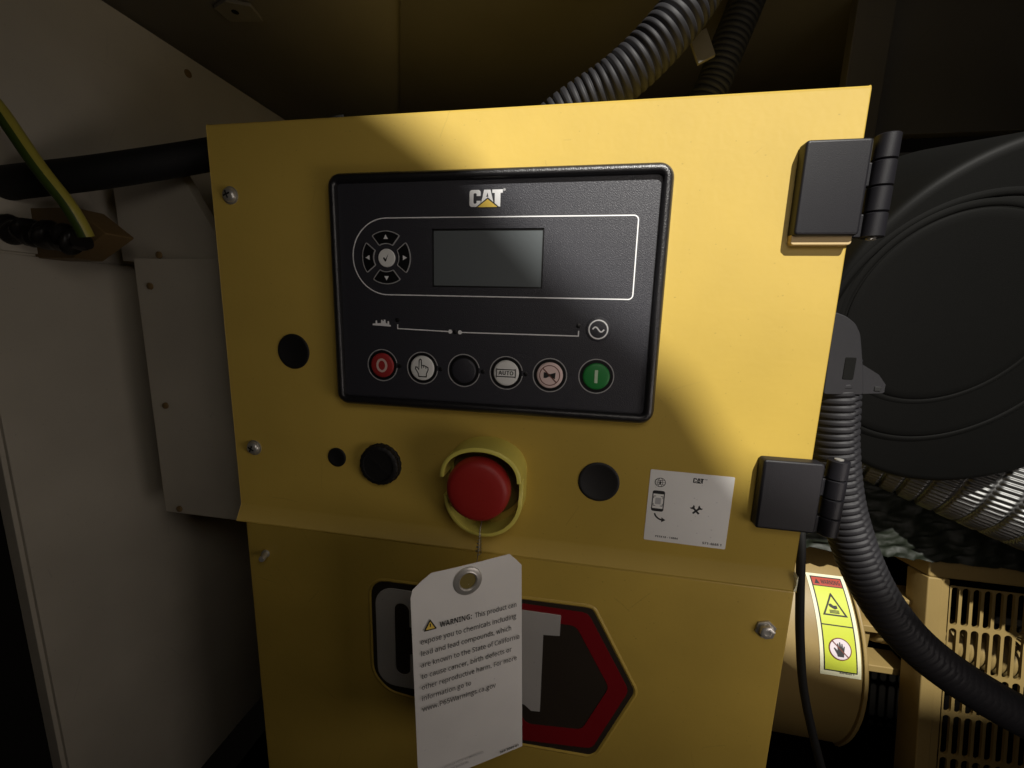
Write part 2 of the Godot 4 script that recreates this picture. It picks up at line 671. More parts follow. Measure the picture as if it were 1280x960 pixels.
# =============================================================== the cabinet
func cabinet() -> void:
	var c := thing("control_cabinet", "yellow sheet-metal generator control cabinet with black-hinged door", "control cabinet", v(0, -560, -200))
	var o := -c.position                     # the cabinet's children are given in the millimetres of the door
	var door := PackedVector2Array([Vector2(-19, 125.6), Vector2(-2.8, 125.6), Vector2(-1.3, 125.2), Vector2(-0.4, 124.3), Vector2(0, 122.9), Vector2(0, -184.0), Vector2(0.25, -185.4), Vector2(0.9, -186.8), Vector2(6.6, -197.6), Vector2(6.6, -198.6), Vector2(5.6, -199.0), Vector2(-19, -199.0)])
	put("door", along_x(door, -222.4, 227.6, 0.4), M.yellow_paint, c, o)
	put("box", boxm(-218, -560, -200, 225, 122, -20, 1.5), M.yellow_paint, c, o)
	put("lower_panel", plate(rect(-215, -560, 227.6, -199.4, 2, 4), -30, 5.0, 1.2), M.yellow_paint, c, o)
	put("paint_chip", plate(PackedVector2Array([Vector2(225.6, -198.0), Vector2(227.5, -198.4), Vector2(227.5, -186.5), Vector2(226.6, -189.0), Vector2(226.9, -193.0)]), 0.0, 6.75), M.label_cream, c, o)
	# hinges
	for h in 2:
		var y0 := [40.0, -152.5][h] as float
		var y1 := [93.5, -103.0][h] as float
		var hx := [0.0, 1.0][h] as float
		var part := put("hinge", plate(soften(PackedVector2Array([Vector2(193.4 + hx, y0), Vector2(228.5 + hx * 3, y0), Vector2(228.5 + hx * 3, y1), Vector2(193.4 + hx, y1)]), 2.4), 1.0, 9.6, 1.6), M.hinge_black, c, o)
		part.name = "hinge" if h == 0 else "hinge_001"
		if h == 0:
			put("spacer", plate(rect(193.8 + hx, y0 - 5.0, 227.2, y0 + 3.0, 1.8, 4), 0.05, 5.5, 0.5), M.spacer_tan, part)
		var ax := [237.6, 241.0][h] as float
		var n := 4
		var k0 := y0 - 1.0
		var len := (y1 - y0 + 4.0) / n
		for k in n:
			var knuckle := lathe([Vector2(0, 0), Vector2(5.6, 0), Vector2(6.2, 0.5), Vector2(6.2, len - 1.1), Vector2(5.6, len - 0.6), Vector2(0, len - 0.6)], 28)
			var kn := put("knuckle", knuckle, M.hinge_black, part, v(ax, k0 + k * len, 5.0))
			kn.rotation.x = -PI / 2
			if k % 2 == 0:
				put("knuckle_web", boxm(226, k0 + k * len + 0.3, 1.5, ax, k0 + (k + 1) * len - 0.8, 5.5, 0.8), M.hinge_black, part)
		var pin := put("pin", lathe([Vector2(0, 0), Vector2(2.6, 0), Vector2(2.6, len * n + 1.2), Vector2(0, len * n + 1.6)], 20), M.zinc, part, v(ax, k0 - 1.2, 5.0))
		pin.rotation.x = -PI / 2
	# screws of the door and of the lower panel
	for s in [[-206.0, 73.5, 0.0, 0.35], [-204.0, -131.4, 0.0, 1.1]]:
		var sc := put("screw", lathe([Vector2(6.6, 0.0), Vector2(6.6, 0.9), Vector2(5.6, 1.0), Vector2(5.5, 1.6), Vector2(5.0, 3.0), Vector2(3.6, 4.1), Vector2(1.8, 4.5), Vector2(0, 4.6)], 32), M.zinc, c, o + v(s[0], s[1], s[2]))
		sc.rotation.z = s[3]
		put("cross_slot", plate(PackedVector2Array([Vector2(-2.9, -0.6), Vector2(-0.6, -0.6), Vector2(-0.6, -2.9), Vector2(0.6, -2.9), Vector2(0.6, -0.6), Vector2(2.9, -0.6), Vector2(2.9, 0.6), Vector2(0.6, 0.6), Vector2(0.6, 2.9), Vector2(-0.6, 2.9), Vector2(-0.6, 0.6), Vector2(-2.9, 0.6)]), 3.8, 4.72), M.print_black, sc)
	var hx_screw := put("screw", lathe([Vector2(7.2, 0), Vector2(7.2, 1.2), Vector2(5.4, 1.3), Vector2(5.2, 4.6), Vector2(4.3, 5.4), Vector2(2.6, 5.5), Vector2(2.2, 4.6), Vector2(0, 4.4)], 6), M.zinc, c, o + v(212.2, -231.6, 5.0))
	hx_screw.rotation.z = 0.3
	var stud := put("screw", lathe([Vector2(3.6, 0), Vector2(3.6, 1.2), Vector2(2.6, 1.4), Vector2(2.6, 9.0), Vector2(2.0, 10.0), Vector2(0, 10.2)], 18), M.zinc, c, o + v(-197.0, -227.6, 5.0))
	stud.rotation = Vector3(0.0, 0.35, 0)
	# black plugs in the door
	for s in [[-160.0, -46.3, 14.2], [-126.0, -133.2, 8.2], [88.0, -133.4, 15.2]]:
		put("hole_plug", lathe([Vector2(s[2], 0), Vector2(s[2], 0.5), Vector2(s[2] - 0.6, 1.0), Vector2(s[2] - 1.8, 1.1), Vector2(s[2] - 2.6, 0.8), Vector2(0, 0.75)], 44), M.plug_black, c, o + v(s[0], s[1], 0))
	var cap_part := put("connector_cap", lathe([Vector2(17.2, 0), Vector2(17.2, 2), Vector2(16.4, 2.4), Vector2(16.4, 5.4), Vector2(15.4, 6.4), Vector2(13.2, 6.6), Vector2(12.9, 5.4), Vector2(0, 5.2)], 88, 1.0, 1.0, 22, 0.012), M.plug_black, c, o + v(-86.0, -135.0, 0))
	put("cap_ridge", stroke(PackedVector2Array([Vector2(-8, 6), Vector2(-3, 3), Vector2(4, -4), Vector2(9, -7)]), 2.0, 5.0, 6.0), M.plug_black, cap_part)
	# the emblem let into the lower panel
	var rim := soften(PackedVector2Array([Vector2(-97.4, -237.8), Vector2(84.4, -234.5), Vector2(90.1, -235.4), Vector2(126.0, -301.0), Vector2(126.0, -305.7), Vector2(100.2, -367.9), Vector2(94.9, -371.8), Vector2(22.2, -374.6), Vector2(-16.1, -352.6), Vector2(-83.1, -345.9), Vector2(-97.4, -329.7)]), 16.0, 6)
	var e_at := o + v(0, 0, 5.0)
	var st := begin()
	stack_rings(st, rim, [Vector2(-2.4, 0.05), Vector2(-1.6, 0.75), Vector2(-0.6, 0.95), Vector2(0.2, 0.5), Vector2(0.8, 0.1)], false, false)
	var em := put("emblem", done(st), M.yellow_paint, c, e_at)
	put("emblem_ground", plate(inset(ccw(rim), 0.6), 0.02, 0.12), M.emblem_dark, em)
	var hex_out := soften(PackedVector2Array([Vector2(31.8, -239.7), Vector2(86.3, -239.7), Vector2(121.7, -302.9), Vector2(96.3, -364.1), Vector2(35.6, -369.9), Vector2(-4.6, -304.8)]), 5.0)
	var hex_in := soften(PackedVector2Array([Vector2(37.5, -253.1), Vector2(77.7, -252.6), Vector2(106.4, -303.3), Vector2(87.2, -347.8), Vector2(41.3, -352.6), Vector2(10.7, -304.8)]), 5.0)
	var hs := begin()
	hs.set_smooth_group(-1)
	var n := hex_out.size()
	for i in n:
		var j := (i + 1) % n
		var a := hex_out[i]
		var b := hex_out[j]
		var d := hex_in[j]
		var f := hex_in[i]
		quad(hs, Vector3(b.x, b.y, 0.5), Vector3(a.x, a.y, 0.5), Vector3(f.x, f.y, 0.5), Vector3(d.x, d.y, 0.5))
		quad(hs, Vector3(b.x, b.y, 0.1), Vector3(a.x, a.y, 0.1), Vector3(a.x, a.y, 0.5), Vector3(b.x, b.y, 0.5))
		quad(hs, Vector3(f.x, f.y, 0.1), Vector3(d.x, d.y, 0.1), Vector3(d.x, d.y, 0.5), Vector3(f.x, f.y, 0.5))
	put("hexagon", done(hs), M.emblem_red, em)
	put("letter", plate(letter_c(-92.6, -339.2, 47.8, 95.7, 16.3), 0.1, 0.9, 0.2), M.emblem_grey, em)
	put("letter", plate(letter_a(-44.8, -339.2, 57.4, 95.7), 0.1, 0.9, 0.2), M.emblem_grey, em)
	put("letter", plate(PackedVector2Array([Vector2(16.4, -245.0), Vector2(16.4, -263.6), Vector2(32.7, -263.6), Vector2(32.7, -331.6), Vector2(39.4, -333.5), Vector2(45.1, -338.3), Vector2(52.3, -337.3), Vector2(52.3, -264.6), Vector2(65.4, -263.3), Vector2(65.4, -245.0)]), 0.55, 1.2, 0.2), M.emblem_grey, em)


func letter_c(x: float, y: float, w: float, h: float, r: float) -> PackedVector2Array:
	var t := w * 0.36
	var g := h * 0.36
	var p := PackedVector2Array()
	# outer, from the upper opening anticlockwise round to the lower one
	p.append(Vector2(x + w, y + h - g))
	p.append_array(arc_pts(x + w - r, y + h - r, r, 0, 90, 6))
	p.append_array(arc_pts(x + r, y + h - r, r, 90, 180, 6))
	p.append_array(arc_pts(x + r, y + r, r, 180, 270, 6))
	p.append_array(arc_pts(x + w - r, y + r, r, 270, 360, 6))
	p.append(Vector2(x + w, y + g))
	p.append(Vector2(x + w - t, y + g))
	var q := minf(r * 0.45, (w - 2 * t) * 0.49)
	p.append_array(arc_pts(x + w - t - q, y + t * 0.75 + q, q, 0, -90, 5))
	p.append_array(arc_pts(x + t + q, y + t * 0.75 + q, q, 270, 180, 5))
	p.append_array(arc_pts(x + t + q, y + h - t * 0.75 - q, q, 180, 90, 5))
	p.append_array(arc_pts(x + w - t - q, y + h - t * 0.75 - q, q, 90, 0, 5))
	p.append(Vector2(x + w - t, y + h - g))
	return p


func letter_a(x: float, y: float, w: float, h: float) -> PackedVector2Array:
	return PackedVector2Array([Vector2(x, y), Vector2(x + w * 0.27, y + h), Vector2(x + w * 0.73, y + h), Vector2(x + w, y), Vector2(x + w * 0.70, y), Vector2(x + w * 0.655, y + h * 0.17), Vector2(x + w * 0.5, y + h * 0.5), Vector2(x + w * 0.345, y + h * 0.17), Vector2(x + w * 0.30, y)])


# the maker's three letters with the triangle, in a box x, y, w, h
func maker_logo(parent: Node, x: float, y: float, w: float, h: float, z: float, ink: Material, tri_mat: Material, ground: Material) -> void:
	var cw := w * 0.36
	put("letter", plate(letter_c(x, y, cw, h, h * 0.17), z, z + 0.06), ink, parent)
	var a := PackedVector2Array([Vector2(x + w * 0.36, y + h * 0.1), Vector2(x + w * 0.47, y + h), Vector2(x + w * 0.67, y + h), Vector2(x + w * 0.79, y + h * 0.1), Vector2(x + w * 0.66, y + h * 0.1), Vector2(x + w * 0.61, y + h * 0.54), Vector2(x + w * 0.575, y + h * 0.84), Vector2(x + w * 0.53, y + h * 0.54), Vector2(x + w * 0.48, y + h * 0.1)])
	put("letter", plate(a, z, z + 0.06), ink, parent)
	put("letter", plate(rect(x + w * 0.52, y + h * 0.40, x + w * 0.62, y + h * 0.58), z + 0.01, z + 0.07), ink, parent)
	var t := PackedVector2Array([Vector2(x + w * 0.73, y + h), Vector2(x + w * 0.73, y + h * 0.8), Vector2(x + w * 0.81, y + h * 0.8), Vector2(x + w * 0.81, y), Vector2(x + w * 0.99, y), Vector2(x + w * 0.99, y + h * 0.8), Vector2(x + w * 1.06, y + h * 0.8), Vector2(x + w * 1.06, y + h)])
	put("letter", plate(t, z + 0.01, z + 0.07), ink, parent)
	put("triangle_outline", plate(PackedVector2Array([Vector2(x + w * 0.17, y - h * 0.07), Vector2(x + w * 0.99, y - h * 0.07), Vector2(x + w * 0.59, y + h * 0.55)]), z + 0.03, z + 0.10), ground, parent)
	put("triangle", plate(PackedVector2Array([Vector2(x + w * 0.26, y - h * 0.02), Vector2(x + w * 0.90, y - h * 0.02), Vector2(x + w * 0.585, y + h * 0.45)]), z + 0.05, z + 0.13), tri_mat, parent)


# =============================================================== the controller
func control_module() -> void:
	var c := thing("control_module", "black generator controller with grey screen and round push buttons on the yellow door", "control panel", v(2, 0, 0))
	# rim
	var st := begin()
	var out := rect(-120.0, -85.2, 120.0, 85.2, 10.0, 8)
	stack_rings(st, out, [Vector2(0, 0.02), Vector2(0.1, 4.5), Vector2(0.5, 7.0), Vector2(1.5, 9.0), Vector2(3.0, 10.2), Vector2(4.6, 10.5), Vector2(6.0, 10.0), Vector2(6.8, 9.0), Vector2(7.1, 7.6), Vector2(7.2, 5.4)], false, false)
	put("bezel", done(st), M.bezel_black, c)
	# face with the window for the screen; here in door millimetres again
	var o := v(-2, 0, 0)
	var lx0 := -39.4
	var lx1 := 40.8
	var ly0 := 6.2
	var ly1 := 46.3
	var fs := begin()
	fs.set_smooth_group(-1)
	for r in [[-112, -79, 116, ly0], [-112, ly1, 116, 79], [-112, ly0, lx0, ly1], [lx1, ly0, 116, ly1]]:
		quad(fs, Vector3(r[0], r[1], 6), Vector3(r[2], r[1], 6), Vector3(r[2], r[3], 6), Vector3(r[0], r[3], 6))
	var lz := 4.6
	quad(fs, Vector3(lx0, ly1, 6), Vector3(lx1, ly1, 6), Vector3(lx1, ly1, lz), Vector3(lx0, ly1, lz))
	quad(fs, Vector3(lx0, ly0, lz), Vector3(lx1, ly0, lz), Vector3(lx1, ly0, 6), Vector3(lx0, ly0, 6))
	quad(fs, Vector3(lx0, ly0, lz), Vector3(lx0, ly0, 6), Vector3(lx0, ly1, 6), Vector3(lx0, ly1, lz))
	quad(fs, Vector3(lx1, ly0, 6), Vector3(lx1, ly0, lz), Vector3(lx1, ly1, lz), Vector3(lx1, ly1, 6))
	var face := put("face_plate", done(fs), M.face_black, c, o)
	put("screen", plate(rect(lx0 - 1, ly0 - 1, lx1 + 1, ly1 + 1), 3.6, 4.7), M.lcd, c, o)
	put("screen_frame", stroke(rect(lx0 + 0.5, ly0 + 0.5, lx1 - 0.5, ly1 - 0.5), 1.2, 4.7, 5.0, true), M.key_black, c, o)
	maker_logo(put("maker_logo", plate(rect(-12.6, 59.0, 12.6, 59.4), 5.5, 5.9), M.face_black, c, o), -11.8, 60.4, 22.0, 11.0, 6.02, M.print_white, M.print_yellow, M.print_black)
	put("registered_dot", disc(0.9, 6.0, 6.1, 0.0, 14), M.print_grey, c, o + v(12.6, 71.2, 0))
	# long outline round screen and arrow keys
	var ol := PackedVector2Array()
	ol.append_array(arc_pts(-73.7, 27.0, 27.0, 90, 270, 40))
	ol.append_array(arc_pts(98.8, 3.0, 3.0, 270, 360, 6))
	ol.append_array(arc_pts(98.8, 50.6, 3.0, 0, 90, 6))
	put("outline", stroke(ol, 0.75, 6.0, 6.12, true), M.print_white, c, o)
	# arrow keys
	for k in 4:
		var mid := 90.0 * k
		var seg := arc_pts(0, 0, 18.6, mid - 34.5, mid + 34.5, 12)
		seg.append_array(arc_pts(0, 0, 10.0, mid + 31.0, mid - 31.0, 10))
		var key := put("arrow_key", plate(soften(seg, 0.9, 2), 5.8, 6.7, 0.4), M.key_black, c, o + v(-74.2, 26.4, 0))
		put("key_outline", stroke(soften(seg, 0.9, 2), 0.6, 6.0, 6.75, true), M.print_grey, key)
		var up := Vector2.RIGHT.rotated(deg_to_rad(mid))
		var ctr := up * 14.4
		var pt := Vector2.UP * -2.1
		# every arrow points outwards
		pt = up * 1.8
		put("arrow", plate(PackedVector2Array([ctr + pt, ctr - pt * 0.75 + up.orthogonal() * 1.7, ctr - pt * 0.75 - up.orthogonal() * 1.7]), 6.7, 6.8), M.print_white, key)
	var ok := put("confirm_key", disc(6.5, 5.8, 7.2, 0.6), M.key_white, c, o + v(-73.8, 26.2, 0))
	put("tick", plate(PackedVector2Array([Vector2(-2.6, -0.2), Vector2(-1.0, -2.6), Vector2(-0.3, -2.5), Vector2(1.8, 3.1), Vector2(-0.6, -0.9), Vector2(-1.8, 0.6)]), 7.2, 7.28), M.print_black, ok)
	# town, lines, sine
	var town := put("supply_symbol", plate(PackedVector2Array([Vector2(-7.2, -2.2), Vector2(7.4, -2.8), Vector2(7.4, -1.8), Vector2(6.2, -1.4), Vector2(6.0, 1.2), Vector2(5.0, 1.2), Vector2(4.8, -0.6), Vector2(3.4, -0.4), Vector2(3.2, 2.2), Vector2(1.9, 2.2), Vector2(1.7, 1.0), Vector2(0.9, 1.2), Vector2(0.8, 2.0), Vector2(-0.2, 2.0), Vector2(-0.4, -0.4), Vector2(-3.4, -0.6), Vector2(-3.6, 1.4), Vector2(-4.6, 1.4), Vector2(-4.9, -0.8), Vector2(-7.2, -1.0)]), 6.0, 6.12), M.print_white, c, o + v(-79.6, -20.6, 0))
	town.position.y += 0.0
	put("line", stroke(PackedVector2Array([Vector2(-66.6, -21.6), Vector2(-66.6, -24.7), Vector2(-26.5, -25.6)]), 0.8, 6.0, 6.12), M.print_white, c, o)
	put("dot", disc(1.5, 6.0, 6.14, 0.0, 20), M.print_white, c, o + v(-25.6, -25.6, 0))
	put("line", stroke(PackedVector2Array([Vector2(-17.4, -25.9), Vector2(67.3, -25.6), Vector2(67.3, -21.9)]), 0.8, 6.0, 6.12), M.print_white, c, o)
	put("dot", disc(1.5, 6.0, 6.14, 0.0, 20), M.print_white, c, o + v(-18.2, -25.9, 0))
	for s in [[67.0, -18.6], [-66.8, -18.4], [-22.0, -25.8], [-65.8, -53.0], [-33.2, -53.8], [-0.6, -54.0], [31.2, -54.2]]:
		put("indicator", lathe([Vector2(1.7, 5.9), Vector2(1.6, 6.2), Vector2(1.0, 6.4), Vector2(0, 6.5)], 18), M.key_black, c, o + v(s[0], s[1], 0))
	var sine := put("sine_symbol", lathe([Vector2(8.6, 5.9), Vector2(8.3, 6.4), Vector2(7.4, 6.6), Vector2(0, 6.6)], 40), M.face_black, c, o + v(80.6, -20.6, 0))
	put("circle", stroke(oval(0, 0, 6.3, 6.3, 40), 0.95, 6.6, 6.7, true), M.print_white, sine)
	var wave := PackedVector2Array()
	for k in 25:
		var t := k / 24.0
		wave.append(Vector2(-3.9 + 7.8 * t, 1.6 * sin(TAU * t)))
	put("wave", stroke(wave, 1.0, 6.6, 6.7), M.print_white, sine)
	var dome := put("supply_window", lathe([Vector2(8.6, 5.9), Vector2(8.3, 6.3), Vector2(7.4, 6.45), Vector2(0, 6.02)], 40), M.face_black, c, o + v(-79.6, -19.0, -0.4))
	dome.position.z -= 0.0001
	# six push buttons
	var xs := [-79.7, -47.4, -15.1, 16.9, 48.6, 81.1]
	var ys := [-53.0, -53.6, -53.9, -54.1, -54.1, -53.2]
	var faces := [M.key_red, M.key_white, M.face_black, M.key_white, M.key_pink, M.key_green]
	for k in 6:
		var b := put("push_button", lathe([Vector2(9.4, 5.9), Vector2(9.3, 6.4), Vector2(8.9, 6.9), Vector2(7.8, 7.15), Vector2(0, 7.25)], 44), faces[k], c, o + v(xs[k], ys[k], 0))
		put("well", lathe([Vector2(11.4, 5.9), Vector2(11.3, 6.04), Vector2(9.4, 6.06)], 44), M.key_black, b)
		put("ring", stroke(oval(0, 0, 12.0, 12.0, 56), 0.65, 6.02, 6.16, true) if k > 3 else stroke(arc_pts(0, 0, 12.0, 11, 352, 52), 0.65, 6.02, 6.16), M.print_grey, b)
		if k == 0:
			put("symbol", stroke(oval(0, 0, 3.6, 4.5, 36), 1.7, 7.1, 7.4, true), M.print_pink, b)
		elif k == 1:
			var hand := PackedVector2Array([Vector2(-2.4, -6.4), Vector2(-3.0, -3.8), Vector2(-5.0, -0.6), Vector2(-4.8, 0.8), Vector2(-3.6, 0.6), Vector2(-2.4, -1.2), Vector2(-2.0, 6.0), Vector2(-1.2, 6.8), Vector2(-0.4, 6.2), Vector2(-0.2, 1.8), Vector2(1.4, 2.2), Vector2(3.2, 1.5), Vector2(4.8, 0.6), Vector2(5.0, -1.0), Vector2(3.6, -4.2), Vector2(3.4, -6.4)])
			put("symbol", stroke(hand, 0.7, 7.05, 7.4, true), M.print_black, b)
			put("finger_line", stroke(PackedVector2Array([Vector2(1.4, 2.2), Vector2(1.5, 0.4)]), 0.55, 7.1, 7.4), M.print_black, b)
			put("finger_line", stroke(PackedVector2Array([Vector2(3.2, 1.5), Vector2(3.2, -0.2)]), 0.55, 7.1, 7.4), M.print_black, b)
			put("finger_line", stroke(PackedVector2Array([Vector2(-0.2, 1.8), Vector2(-0.1, -0.2)]), 0.55, 7.1, 7.4), M.print_black, b)
		elif k == 3:
			put("symbol", stroke(rect(-7.0, -2.6, 7.0, 2.6, 0.4, 2), 0.65, 7.05, 7.4, true), M.print_black, b)
			letters(b, "AUTO", 0, -1.3, 7.35, 2.9, M.print_black, 11.0, true, true)
			for s in [-1, 1]:
				put("corner_tick", plate(PackedVector2Array([Vector2(s * 5.4, 2.6), Vector2(s * 7.2, 2.0), Vector2(s * 7.2, 3.4)]), 7.1, 7.42), M.print_black, b)
				put("corner_tick", plate(PackedVector2Array([Vector2(s * 5.4, -2.6), Vector2(s * 7.2, -3.4), Vector2(s * 7.2, -2.0)]), 7.1, 7.42), M.print_black, b)
		elif k == 4:
			put("circle", stroke(oval(0, 0, 7.1, 7.1, 40), 0.55, 7.0, 7.35, true), M.print_brown, b)
			put("symbol", plate(PackedVector2Array([Vector2(-4.2, -1.9), Vector2(-2.4, -1.9), Vector2(-0.4, -0.8), Vector2(0.4, -0.9), Vector2(3.9, -2.6), Vector2(4.2, 2.2), Vector2(0.6, 1.0), Vector2(-0.4, 1.1), Vector2(-2.4, 2.0), Vector2(-4.2, 2.2)]), 7.1, 7.4), M.print_black, b)
			put("slash", stroke(PackedVector2Array([Vector2(-5.0, 5.0), Vector2(5.0, -5.0)]), 0.7, 7.1, 7.48), M.print_brown, b)
		elif k == 5:
			put("symbol", plate(rect(-1.1, -4.6, 1.1, 4.6, 0.4, 2), 7.1, 7.4), M.print_mint, b)
	face.position.z += 0.0


# =============================================================== emergency stop
func emergency_stop() -> void:
	var c := thing("emergency_stop_button", "red mushroom emergency stop button in a yellow hooded guard", "emergency stop", v(2.5, -139.5, 0))
	var st := begin()
	var rim := PackedVector2Array()
	var hs := []
	var w := 30.5
	for y in [-5.0, 2.0, 9.0]:                      # right flank
		rim.append(Vector2(w, y))
		hs.append(15.0)
	for k in 33:                                   # hood
		var a := PI * k / 32.0
		rim.append(Vector2(w * cos(a), 10.0 + 24.8 * pow(sin(a), 0.92)))
		hs.append(28.0 - 1.0 * absf(cos(a)))
	for y in [8.0, 0.0, -5.0]:                      # open left side
		rim.append(Vector2(-w, y))
		hs.append(3.0)
	for k in 33:                                   # lower lip
		var a := PI + PI * k / 32.0
		rim.append(Vector2(w * cos(a), -8.0 + 31.4 * sin(a)))
		hs.append(18.5)
	var n := rim.size()
	var mid := inset(rim, 0.5)
	var inner := inset(rim, 3.4)
	for k in n:
		var e := (k + 1) % n
		var h0: float = hs[k]
		var h1: float = hs[e]
		var p3 := func(p: Vector2, z: float) -> Vector3: return Vector3(p.x, p.y, z)
		if absf(h0 - h1) > 4.0:      # the ends of the hood and the lip are steps, not slopes
			var i := k if h0 > h1 else e
			st.set_smooth_group(-1)
			quad(st, p3.call(inner[i], minf(h0, h1)), p3.call(mid[i], minf(h0, h1)), p3.call(mid[i], maxf(h0, h1)), p3.call(inner[i], maxf(h0, h1)))
			h0 = minf(h0, h1)
			h1 = h0
		st.set_smooth_group(1)
		quad(st, p3.call(rim[k], 0.0), p3.call(rim[e], 0.0), p3.call(mid[e], h1 - 0.7), p3.call(mid[k], h0 - 0.7))
		st.set_smooth_group(2)
		var top0 := inset(rim, 1.1)
		quad(st, p3.call(mid[k], h0 - 0.7), p3.call(mid[e], h1 - 0.7), p3.call(top0[e], h1), p3.call(top0[k], h0))
		quad(st, p3.call(top0[k], h0), p3.call(top0[e], h1), p3.call(inner[e], h1), p3.call(inner[k], h0))
		st.set_smooth_group(3)
		quad(st, p3.call(inner[k], h0), p3.call(inner[e], h1), p3.call(inner[e], 0.4), p3.call(inner[k], 0.4))
	put("guard", done(st), M.guard_yellow, c, v(0.8, 0, 0))
	put("guard_floor", disc(29.0, 0.05, 2.0, 0.4, 48), M.shaded_yellow, c)
	put("stem", lathe([Vector2(15.5, 1.5), Vector2(15.5, 6.0), Vector2(11, 6.5), Vector2(11, 20), Vector2(0, 20)], 36), M.plug_black, c)
	put("mushroom_head", lathe([Vector2(0, 15.0), Vector2(20.0, 15.0), Vector2(22.8, 16.2), Vector2(23.8, 18.4), Vector2(23.7, 23.4), Vector2(22.9, 26.2), Vector2(21.2, 28.0), Vector2(18.6, 28.9), Vector2(12, 29.4), Vector2(0, 29.6)], 64), M.stop_red, c, v(-1.2, 1.0, 0))


# =============================================================== printed label on the door
func door_label() -> void:
	var c := thing("information_label", "white square information sticker with phone symbol at the lower right of the door", "sticker", v(152.4, -148.0, 0.05))
	c.rotation.z = deg_to_rad(-0.7)
	put("sheet", plate(rect(-28.5, -27.7, 28.5, 27.7, 0.8, 2), 0.0, 0.22), M.label_white, c)
	var z := 0.22
	maker_logo(put("maker_logo", plate(rect(3.0, 20.0, 10, 20.2), 0.1, 0.2), M.label_white, c), 1.2, 20.6, 6.6, 3.7, z, M.print_black, M.print_black, M.label_white)
	letters(c, "TM", 8.5, 23.4, z, 0.9, M.print_black, 2.0)
	# globe with an i
	var g := put("globe_symbol", stroke(oval(-21.0, 18.4, 3.6, 3.3, 30), 0.45, z, z + 0.06, true), M.print_black, c)
	put("meridian", stroke(oval(-21.0, 18.4, 1.7, 3.3, 24), 0.3, z, z + 0.05, true), M.print_black, g)
	put("parallel", stroke(PackedVector2Array([Vector2(-24.6, 18.4), Vector2(-17.4, 18.4)]), 0.3, z, z + 0.05), M.print_black, g)
	put("parallel", stroke(PackedVector2Array([Vector2(-24.0, 16.8), Vector2(-18.0, 16.8)]), 0.3, z, z + 0.05), M.print_black, g)
	put("parallel", stroke(PackedVector2Array([Vector2(-24.0, 20.0), Vector2(-18.0, 20.0)]), 0.3, z, z + 0.05), M.print_black, g)
	letters(g, "i", -21.0, 16.8, z + 0.03, 3.0, M.print_black, 1.3, true, true)
	# phone
	var ph := put("phone_symbol", stroke(rect(-25.2, -3.8, -17.2, 11.6, 1.2, 3), 0.7, z, z + 0.06, true), M.print_black, c)
	put("phone_bar", plate(rect(-25.2, 9.4, -17.2, 11.8, 0.6, 2), z, z + 0.07), M.print_black, ph)
	put("phone_bar", plate(rect(-25.2, -4.0, -17.2, -1.9, 0.6, 2), z, z + 0.07), M.print_black, ph)
	put("phone_picture", plate(rect(-23.2, 1.4, -19.2, 6.4, 0.3, 2), z, z + 0.05), M.print_grey, ph)
	for s in [[-24.4, 7.6, 1, -1], [-18.0, 7.6, -1, -1], [-24.4, 0.2, 1, 1], [-18.0, 0.2, -1, 1]]:
		put("scan_corner", stroke(PackedVector2Array([Vector2(s[0] + s[2] * 1.6, s[1]), Vector2(s[0], s[1]), Vector2(s[0], s[1] + s[3] * 1.8)]), 0.4, z, z + 0.06), M.print_black, ph)
	# arrow
	var ar := put("turn_arrow", stroke(arc_pts(-16.4, -4.0, 6.6, 196, 262, 12), 1.2, z, z + 0.06), M.print_black, c)
	put("arrow_head", plate(PackedVector2Array([Vector2(-17.6, -8.6), Vector2(-14.6, -10.4), Vector2(-17.4, -12.4)]), z, z + 0.06), M.print_black, ar)
	letters(c, "PEEK18 - 14884", -20.5, -24.6, z, 1.5, M.print_black, 16.0, true)
	letters(c, "571-4688 1", 12.6, -25.6, z, 1.8, M.print_black, 13.0, true)
	# crossed spanners
	for s in [-1, 1]:
		var w := put("spanner_symbol", plate(soften(PackedVector2Array([Vector2(-0.7, -3.0), Vector2(0.7, -3.0), Vector2(0.7, 2.4), Vector2(1.7, 3.4), Vector2(1.7, 4.8), Vector2(0.7, 4.0), Vector2(-0.7, 4.0), Vector2(-1.7, 4.8), Vector2(-1.7, 3.4), Vector2(-0.7, 2.4)]), 0.3, 2), z, z + 0.05 + 0.02 * s), M.print_black, c, v(5.6, -0.6, 0))
		w.rotation.z = s * 0.78


